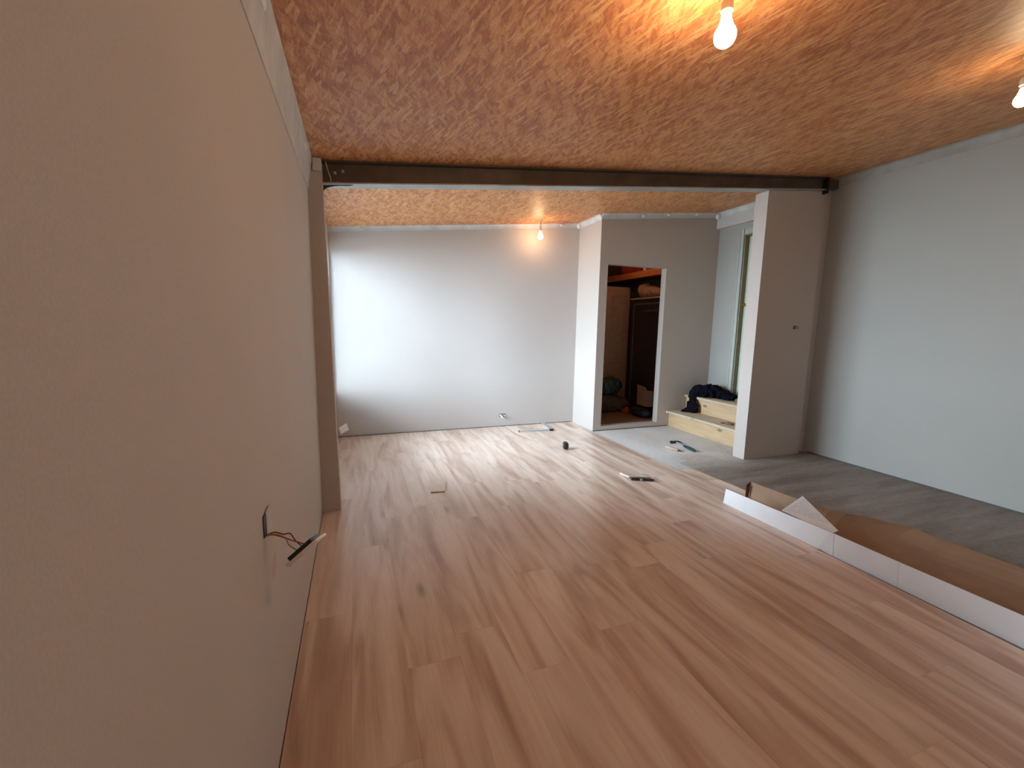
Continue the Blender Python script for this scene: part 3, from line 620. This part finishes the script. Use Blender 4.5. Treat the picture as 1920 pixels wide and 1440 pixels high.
# ------------------------------------------------------------------ carton that held the flooring
def carton():
    root = empty('flooring_carton', (2.85, 1.3, LZ), 'long white and brown flooring carton lying open on the laminate edge', 'carton')
    X0 = 2.700; th = 0.004; z = LZ+0.0015
    zf = lambda y: 0.0012 if y < 1.50 else (LZ+0.0015 if y > 1.565 else 0.0012+(LZ+0.0003)*(y-1.50)/0.065)
    # white front panel standing along its whole length, in three creased lengths
    H = lambda y: 0.104 + 0.026*min(1.0, max(0.0, (2.236-y)/0.75))
    t = bmesh.new(); cols = []
    ys = [2.236, 2.02, 1.80, 1.62, 1.567, 1.50, 1.487, 1.483, 1.479, 1.30, 1.186, 1.182, 1.178, 0.95, 0.70, 0.4, 0.0, -0.35]
    dent = {1.483: 0.004, 1.182: 0.004}
    for y in ys:
        w = 0.006*math.sin(y*2.3)+0.012*(1 if y > 2.2 else 0)*0
        xb = (2.690+0.012*math.sin((2.3-y)*0.9) if y > 1.5 else 2.712+0.008*math.sin(y*2.5)) + dent.get(y, 0); xt = 2.700+0.008*math.sin(y*3.1) + dent.get(y, 0)
        cols.append([t.verts.new((xb, y, zf(y))), t.verts.new((xt, y, z+H(y))), t.verts.new((xt+th, y, z+H(y))), t.verts.new((xb+th, y, zf(y)))])
    for a, b in zip(cols, cols[1:]):
        for k in range(4):
            f = t.faces.new((a[k], a[(k+1) % 4], b[(k+1) % 4], b[k])); f.material_index = 0 if k in (0,) else 1
    t.faces.new(cols[0]).material_index = 1; t.faces.new(cols[-1][::-1]).material_index = 1
    mb = MB(); bmesh.ops.recalc_face_normals(t, faces=t.faces[:])
    me = bpy.data.meshes.new('x'); t.to_mesh(me); t.free(); mb.bm.from_mesh(me); mb.build('front_panel', [M['carton'], M['kraft']], root)
    # bottom
    MB().box((2.725, -0.35, 0.0012), (2.955, 1.50, 0.0042)).box((2.71, 1.566, z), (2.955, 2.15, z+0.003)).prism([(2.725, 1.50, 0.0012), (2.725, 1.566, z), (2.725, 1.566, z+0.003), (2.725, 1.50, 0.0042)], (0.23, 0, 0)).build('bottom_panel', M['kraft'], root)
    # rear panel: upright at the far end, folded out flat towards the camera
    t = bmesh.new(); cols = []
    rows = [(2.250, 84, 0.115), (2.10, 82, 0.118), (1.95, 76, 0.120), (1.82, 64, 0.125), (1.74, 48, 0.14), (1.68, 32, 0.18), (1.62, 19, 0.27), (1.56, 10, 0.36), (1.48, 6, 0.47), (1.40, 5, 0.47), (1.2, 6, 0.45), (1.0, 5, 0.48), (0.8, 4, 0.46), (0.4, 4, 0.44), (0.0, 4, 0.44), (-0.35, 4, 0.44)]
    for y, ang, wd in rows:
        c = []
        for k in range(9):
            s = wd*k/8; a = R(ang)
            c.append((2.957+s*math.cos(a)+0.0, y+0.01*math.sin(k+y*5)*0.3, zf(y)+0.004+s*math.sin(a)*(1.0 if ang > 40 else 1.0)+0.010*math.sin(s*18)*math.sin(math.radians(90-ang))*(1 if ang < 40 else 0.2)*abs(math.sin(y*4))))
        cols.append([Vector(q) for q in c])
    up = Vector((0, 0, 1)); vt = [[t.verts.new(q) for q in c] for c in cols]
    vb = []
    for i, c in enumerate(cols):
        a = R(rows[i][1]); n = Vector((-math.sin(a), 0, math.cos(a)))
        vb.append([t.verts.new(q+n*0.003) for q in c])
    nI, nJ = len(cols), 9
    for i in range(nI-1):
        for j in range(nJ-1):
            f = t.faces.new((vt[i][j], vt[i][j+1], vt[i+1][j+1], vt[i+1][j])); f.material_index = 1
            f = t.faces.new((vb[i][j], vb[i+1][j], vb[i+1][j+1], vb[i][j+1])); f.material_index = 0
        t.faces.new((vt[i][0], vt[i+1][0], vb[i+1][0], vb[i][0])); t.faces.new((vt[i][-1], vb[i][-1], vb[i+1][-1], vt[i+1][-1]))
    for i in (0, nI-1):
        for j in range(nJ-1):
            t.faces.new((vt[i][j], vb[i][j], vb[i][j+1], vt[i][j+1]))
    mb = MB(); me = bpy.data.meshes.new('x'); t.to_mesh(me); t.free(); mb.bm.from_mesh(me); mb.build('rear_panel', [M['kraft'], M['carton']], root)
    # end flap
    MB().prism([(2.925, 2.256, z), (2.955, 2.256, z), (2.966, 2.256, z+0.118), (2.944, 2.256, z+0.110), (2.925, 2.256, z+0.098)], (0, 0.004, 0)).build('end_flap', M['kraft_dark'], root)
    return root
carton()
# printed sheet leaning in the carton
A, B, C_, D_, E_ = Vector((2.690, 1.800, 0.1385)), Vector((3.010, 1.897, 0.156)), Vector((2.765, 1.508, 0.1345)), Vector((2.697, 1.500, 0.1335)), Vector((2.694, 1.770, 0.138))
q0 = (A, B, C_, D_, E_)
ux = (B-A).normalized(); uy = (C_-B); uy = (uy-ux*uy.dot(ux)); ly = uy.length; uy.normalize()
t = bmesh.new(); uvl = t.loops.layers.uv.new('UVMap')
q = [t.verts.new(p) for p in q0]; q2 = [t.verts.new(p-Vector((0, 0, 0.0035))) for p in q0]
f = t.faces.new(q); f.material_index = 0
for lp_, p in zip(f.loops, q0): lp_[uvl].uv = ((p-A).dot(ux)/(B-A).length, (p-A).dot(uy)/ly)
t.faces.new(q2[::-1]).material_index = 1
for i in range(5): t.faces.new((q[i], q2[i], q2[(i+1) % 5], q[(i+1) % 5])).material_index = 1
bmesh.ops.recalc_face_normals(t, faces=t.faces[:])
mb = MB(); me = bpy.data.meshes.new('x'); t.to_mesh(me); t.free(); mb.bm.from_mesh(me)
tag(mb.build('instruction_sheet', [M['leaflet'], M['kraft_dark']]), 'white printed sheet with grey text lines lying across the open carton', 'printed sheet')

# ------------------------------------------------------------------ tools and bits on the floor
FZ = LZ+0.0006
# tape measure standing on edge
tm = empty('tape_measure', (2.215, 3.76, FZ), 'small black tape measure standing on the laminate in front of the far wall', 'tape measure')
mt = rotz(R(-14), (2.213, 3.785, FZ))
MB().box((-0.024, -0.037, 0.0), (0.024, 0.037, 0.076), 0.017, mtx=mt).build('case', M['black'], tm, True)
MB().box((-0.0265, -0.024, 0.014), (-0.0242, 0.024, 0.060), 0.0008, mtx=mt).build('side_cover', M['grey_rub'], tm, True)
MB().box((0.0242, -0.024, 0.014), (0.0265, 0.024, 0.060), 0.0008, mtx=mt).build('side_cover', M['grey_rub'], tm, True)
MB().box((-0.010, -0.046, 0.002), (0.010, -0.0365, 0.006), mtx=mt).build('hook', M['silver'], tm)
# carpenter's bevel / square near the far wall
sq = empty('try_square', (2.2, 4.55, FZ), 'silver square lying open on the laminate below the far wall', 'square')
ms = rotz(math.atan2(4.545-4.575, 2.405-2.014), (2.014, 4.575, FZ))
MB().box((0.0, -0.020, 0.0), (0.385, 0.020, 0.014), 0.001, mtx=ms).build('blade', M['silver'], sq)
MB().box((-0.012, -0.021, 0.0), (0.0, 0.021, 0.016), 0.001, mtx=ms).build('blade_end', M['rust'], sq)
mh = rotz(math.atan2(4.865-4.545, 2.440-2.405), (2.405, 4.545, FZ))
MB().box((0.0, -0.022, 0.0), (0.315, 0.022, 0.020), 0.002, mtx=mh).build('stock', M['silver'], sq)
MB().box((-0.030, -0.024, 0.0), (0.0, 0.024, 0.022), 0.002, mtx=mh).build('stock_cap', M['black'], sq)
# hammer on the concrete
hm = empty('hammer', (3.47, 3.5, 0), 'dark green handled claw hammer lying on the concrete before the steps', 'hammer')
hd = Vector((3.497, 3.660, 0.016)); he = Vector((3.447, 3.320, 0.016)); ang = math.atan2(he.y-hd.y, he.x-hd.x)
mm = rotz(ang, (hd.x, hd.y, 0.0))
MB().tube([mm @ Vector((0.0, 0, 0.016)), mm @ Vector((0.15, 0, 0.014))], [0.008, 0.007], 12).build('shaft', M['silver'], hm, True)
MB().tube([mm @ Vector((0.14, 0, 0.015)), mm @ Vector((0.16, 0, 0.015)), mm @ Vector((0.25, 0, 0.0165)), mm @ Vector((0.315, 0, 0.016)), mm @ Vector((0.335, 0, 0.014))], [0.009, 0.013, 0.0155, 0.0155, 0.010], 12).build('grip', M['green_grip'], hm, True)
hh = MB(); Y90 = Matrix.Rotation(R(90), 4, 'X')
hh.lathe([(0.0, 0.0), (0.014, 0.0), (0.015, 0.004), (0.015, 0.020), (0.010, 0.026), (0.010, 0.052), (0.0, 0.052)], 16, mm @ Matrix.Translation((-0.005, -0.065, 0.0165)) @ Matrix.Rotation(R(-90), 4, 'X'))
hh.box((-0.018, -0.016, 0.003), (0.010, 0.016, 0.029), 0.004, mtx=mm)
for s in (-1, 1):
    hh.tube([mm @ Vector((-0.005+s*0.003, 0.012, 0.016)), mm @ Vector((-0.006+s*0.007, 0.035, 0.018)), mm @ Vector((-0.002+s*0.010, 0.055, 0.014)), mm @ Vector((0.006+s*0.012, 0.070, 0.006))], [0.010, 0.0075, 0.005, 0.002], 8)
hh.build('head', M['black_steel'], hm, True)
# short wooden-handled tool beside the hammer
wt = empty('scraper', (3.285, 3.44, 0), 'short wooden tool with a dark tip on the concrete beside the hammer', 'hand tool')
a, b_ = Vector((3.262, 3.53, 0.012)), Vector((3.309, 3.385, 0.012))
P = lambda t_: a.lerp(b_, t_)
MB().tube([P(-0.1)+Vector((0, 0, 0.006)), P(0.12)+Vector((-0.006, 0, 0.006)), P(0.5)+Vector((-0.008, 0, 0.004)), P(0.85)+Vector((0, 0, 0.002))], [0.008, 0.017, 0.016, 0.012], 12).build('handle', M['wood_tool'], wt, True)
MB().tube([P(0.86), P(0.95), P(1.05)], [0.010, 0.0095, 0.006], 10).build('tip', M['black'], wt, True)
# small square offcut of flooring in the light
def offcut(name, pts, th, label, z0=FZ):
    return tag(MB().prism([(x, y, z0) for x, y in pts], (0, 0, th)).build(name, [M['lam_off']]), label, 'offcut')
M['lam_off'] = plain('pale laminate offcut', (0.62, 0.50, 0.40), 0.35, var=0.06, vscale=12)
M['lam_white'] = plain('white laminate core edge', (0.80, 0.80, 0.78), 0.5)
offcut('flooring_offcut', [(0.727, 3.045), (0.830, 3.030), (0.872, 3.225), (0.775, 3.245)], 0.009, 'small pale square of laminate lying in the bright patch of floor')
# second offcut resting on a craft knife
o2 = empty('laminate_scrap', (2.38, 2.88, FZ), 'laminate scrap with a white edge, tilted up on a black knife', 'offcut')
p0, p1, p2, p3 = Vector((2.330, 2.985, FZ+0.001)), Vector((2.315, 2.835, FZ+0.020)), Vector((2.475, 2.775, FZ+0.020)), Vector((2.480, 2.925, FZ+0.001))
t = bmesh.new(); lo = [t.verts.new(p) for p in (p0, p1, p2, p3)]; hi = [t.verts.new(p+Vector((0, 0, 0.008))) for p in (p0, p1, p2, p3)]
t.faces.new(lo[::-1]); t.faces.new(hi)
for i in range(4): t.faces.new((lo[i], lo[(i+1) % 4], hi[(i+1) % 4], hi[i]))
mb = MB(); mb._merge(t); mb.build('board', M['lam'], o2)
mk = rotz(math.atan2(p0.y-p1.y, p0.x-p1.x), (p1.x-0.006, p1.y, FZ+0.0012))
MB().prism([(p0.x-0.0075, p0.y, p0.z+0.0005), (p1.x-0.0075, p1.y, p1.z+0.0005), (p1.x-0.0075, p1.y, p1.z+0.0088), (p0.x-0.0075, p0.y, p0.z+0.0088)], (0.0070, 0, 0)).build('white_edge', M['lam_white'], o2)
kn = empty('craft_knife', (2.41, 2.79, FZ), 'black craft knife lying under the edge of the laminate scrap', 'knife')
mk = rotz(math.atan2(2.745-2.825, 2.490-2.325), (2.325, 2.826, FZ))
MB().box((0.0, -0.009, 0.0), (0.070, 0.009, 0.018), 0.004, mtx=mk).box((0.088, -0.010, 0.0), (0.180, 0.010, 0.018), 0.005, mtx=mk).build('handle', M['black'], kn, True)
MB().box((0.068, -0.0085, 0.001), (0.090, 0.0085, 0.0175), 0.002, mtx=mk).build('slider', M['silver'], kn, True)

# crumpled jacket over the upper step
jz = 0.402
jk = [((4.31, 4.20, jz+0.058), (0.085, 0.11, 0.072), 0.2), ((4.40, 4.13, jz+0.062), (0.12, 0.13, 0.082), 0.7), ((4.47, 4.03, jz+0.045), (0.09, 0.12, 0.055), -0.3),
      ((4.47, 3.91, jz+0.028), (0.085, 0.10, 0.032), 0.2), ((4.30, 4.26, jz+0.030), (0.07, 0.07, 0.036), 0), ((4.40, 4.25, jz+0.05), (0.10, 0.08, 0.055), 0),
      ((4.240, 4.245, 0.385), (0.040, 0.055, 0.060), 0), ((4.212, 4.235, 0.300), (0.022, 0.050, 0.090), 0.1), ((4.200, 4.180, 0.265), (0.026, 0.040, 0.080), 0.1),
      ((4.190, 4.200, 0.230), (0.040, 0.080, 0.030), 0.2), ((4.150, 4.275, 0.213), (0.050, 0.030, 0.012), 0.6)]
jacket = blob('jacket', jk, M['cloth'], 0.007, 0.036, 15, floor=None, seed=2.0, fine=0.003)
for v in jacket.data.vertices:                                     # rest on treads, stay off riser
    c = v.co
    if c.x > 4.222 and c.z < 0.4015: 
        if c.z > 0.36 and c.x > 4.235: c.z = 0.4015
        else: c.x = min(c.x, 4.224)
    if c.z < 0.2015: c.z = 0.2015
    c.x = min(c.x, 4.575); c.y = min(c.y, YC-0.006)
tag(jacket, 'black crumpled jacket draped over the upper pine step', 'jacket')
# bits on the treads
tag(blob('dusty_rag', [((4.10, 3.53, 0.212), (0.035, 0.045, 0.013), 0.4), ((4.07, 3.60, 0.207), (0.02, 0.03, 0.007), 0)], M['rust'], 0.004, 0.006, 40, floor=0.2008), 'small brown rag on the lower pine step beside the stub wall', 'rag')
tag(blob('brown_shoe_cover', [((4.46, 3.755, 0.418), (0.045, 0.04, 0.022), 0.4)], M['rust'], 0.005, 0.01, 30, floor=0.4008), 'small brown bundle on the upper step beside the jacket', 'bundle')
tag(MB().lathe([(0, 0), (0.012, 0.001), (0.014, 0.006), (0.010, 0.012), (0, 0.013)], 14, Matrix.Translation((3.947, 4.375, 0.186)) @ Matrix.Rotation(R(90), 4, 'Y')).build('plastic_cap', M['white_pl'], None, True), 'small white cap on the nose of the lower step by the closet wall', 'cap')

# ------------------------------------------------------------------ closet contents
CF = 0.0506
tag(MB().box((4.00, YC+0.09, 1.945), (4.047, YE-0.005, 2.030), 0.002).build('ceiling_joist', M['joist']), 'bare orange timber joist running back inside the closet', 'joist')
od = empty('panel_door', (3.8, 5.60, CF), 'old cream panelled door leaning at the back of the dark closet', 'door')
pd = MB(); pd.box((3.42, 5.60, CF), (4.165, 5.632, 1.845), 0.002).build('slab', M['old_door'], od)
for (xa, xb, za, zb) in ((3.50, 3.74, 0.85, 1.72), (3.84, 4.08, 0.85, 1.72), (3.50, 3.74, 0.18, 0.72), (3.84, 4.08, 0.18, 0.72)):
    m_ = MB(); w_ = 0.018
    m_.box((xa, 5.590, za), (xb, 5.5998, za+w_), 0.003).box((xa, 5.590, zb-w_), (xb, 5.5998, zb), 0.003).box((xa, 5.590, za), (xa+w_, 5.5998, zb), 0.003).box((xb-w_, 5.590, za), (xb, 5.5998, zb), 0.003)
    m_.build('panel_moulding', M['old_door'], od)
wd = empty('wardrobe', (4.15, 4.9, CF), 'dark wardrobe with a pale top edge inside the closet', 'wardrobe')
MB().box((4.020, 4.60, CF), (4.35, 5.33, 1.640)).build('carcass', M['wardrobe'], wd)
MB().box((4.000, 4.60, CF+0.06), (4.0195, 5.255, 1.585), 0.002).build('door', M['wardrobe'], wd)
MB().box((3.994, 5.236, CF+0.06), (3.9995, 5.255, 1.585)).box((3.994, 4.60, 1.567), (3.9995, 5.236, 1.585)).build('door_edge', M['wardrobe_edge'], wd)
MB().box((3.975, 4.70, 1.470), (3.9935, 5.00, 1.482), 0.002).build('handle', M['wardrobe_edge'], wd)
MB().box((3.990, 4.59, 1.6405), (4.36, 5.34, 1.660)).build('top_board', M['wardrobe_top'], wd)
tag(blob('cushion', [((4.16, 5.12, 1.745), (0.12, 0.20, 0.075), 0.1), ((4.15, 5.22, 1.79), (0.10, 0.10, 0.075), 0), ((4.18, 4.95, 1.73), (0.12, 0.15, 0.055), 0)], M['bag_cream'], 0.012, 0.022, 9, floor=1.6608, seed=5), 'cream crumpled cushion on top of the wardrobe in the closet', 'cushion')
tag(blob('refuse_bag', [((3.66, 5.25, 0.415), (0.17, 0.14, 0.12), 0.2), ((3.60, 5.25, 0.38), (0.12, 0.12, 0.13), 0)], M['bag_green'], 0.012, 0.03, 10, floor=0.315, seed=3), 'dark green plastic bag on top of the pile at the back of the closet', 'bag')
tag(blob('clothes_pile', [((3.60, 5.28, 0.16), (0.26, 0.18, 0.13), 0), ((3.80, 5.22, 0.13), (0.13, 0.14, 0.10), 0.3), ((3.45, 5.25, 0.15), (0.15, 0.15, 0.12), 0)], M['closet_wall'], 0.014, 0.04, 12, floor=CF+0.0005, seed=7), 'heap of dark brown clothes on the closet floor under the green bag', 'clothes')
tag(blob('cloth_bag', [((3.86, 4.76, 0.11), (0.10, 0.15, 0.055), 0.0), ((3.87, 4.87, 0.115), (0.09, 0.10, 0.055), 0)], M['bag_navy'], 0.010, 0.02, 14, floor=CF+0.0005, seed=9), 'navy cloth bag on the closet floor in front of the wardrobe', 'bag')
lt = empty('small_carton', (3.93, 4.78, 0.18), 'brown cardboard carton with raised flap standing by the closet wardrobe', 'carton')
MB().box((3.885, 4.70, 0.190), (3.985, 4.92, 0.40), 0.002).build('body', M['carton_b'], lt)
MB().prism([(3.885, 4.70, 0.401), (3.885, 4.92, 0.401), (3.865, 4.90, 0.475), (3.865, 4.72, 0.46)], (0.003, 0, 0)).build('flap', M['carton_b'], lt)
cl_ = empty('spray_bottle', (3.815, 5.02, CF), 'small dark bottle with an orange cap on the closet floor', 'bottle')
MB().lathe([(0, 0), (0.035, 0), (0.037, 0.01), (0.035, 0.085), (0.015, 0.105), (0, 0.105)], 18, Matrix.Translation((3.74, 4.99, CF+0.037)) @ Matrix.Rotation(R(80), 4, 'Y') @ Matrix.Rotation(R(-25), 4, 'X')).build('bottle_body', M['orange'], cl_, True)
tag(MB().box((3.06, 5.25, CF), (3.22, 5.43, 0.36), 0.01).build('storage_tub', M['maroon'], None, True), 'maroon plastic tub beside the clothes heap in the closet', 'tub')
# things lying on the closet shelf behind the joist
sh = tag(MB().box((4.048, 5.0, 1.985), (W-0.003, YE-0.005, 2.003)).build('loft_board', M['closet_floor']), 'rough board shelf behind the orange joist in the closet', 'shelf')
tag(blob('red_cushion', [((4.20, 5.72, 2.10), (0.13, 0.10, 0.09), 0)], M['red'], 0.012, 0.015, 9, floor=2.0035, seed=1), 'red padded thing on the shelf above the closet joist', 'cushion')
tag(MB().box((4.10, 5.30, 2.0036), (4.22, 5.46, 2.12), 0.004).build('brown_box', M['red'], None, True), 'small red brown box on the shelf above the closet joist', 'box')
tag(MB().lathe([(0, 0), (0.028, 0), (0.028, 0.10), (0.018, 0.11), (0, 0.11)], 16, Matrix.Translation((4.10, 5.19, 2.0036))).build('jar', M['white_pl'], None, True), 'small white jar on the shelf above the closet joist', 'jar')
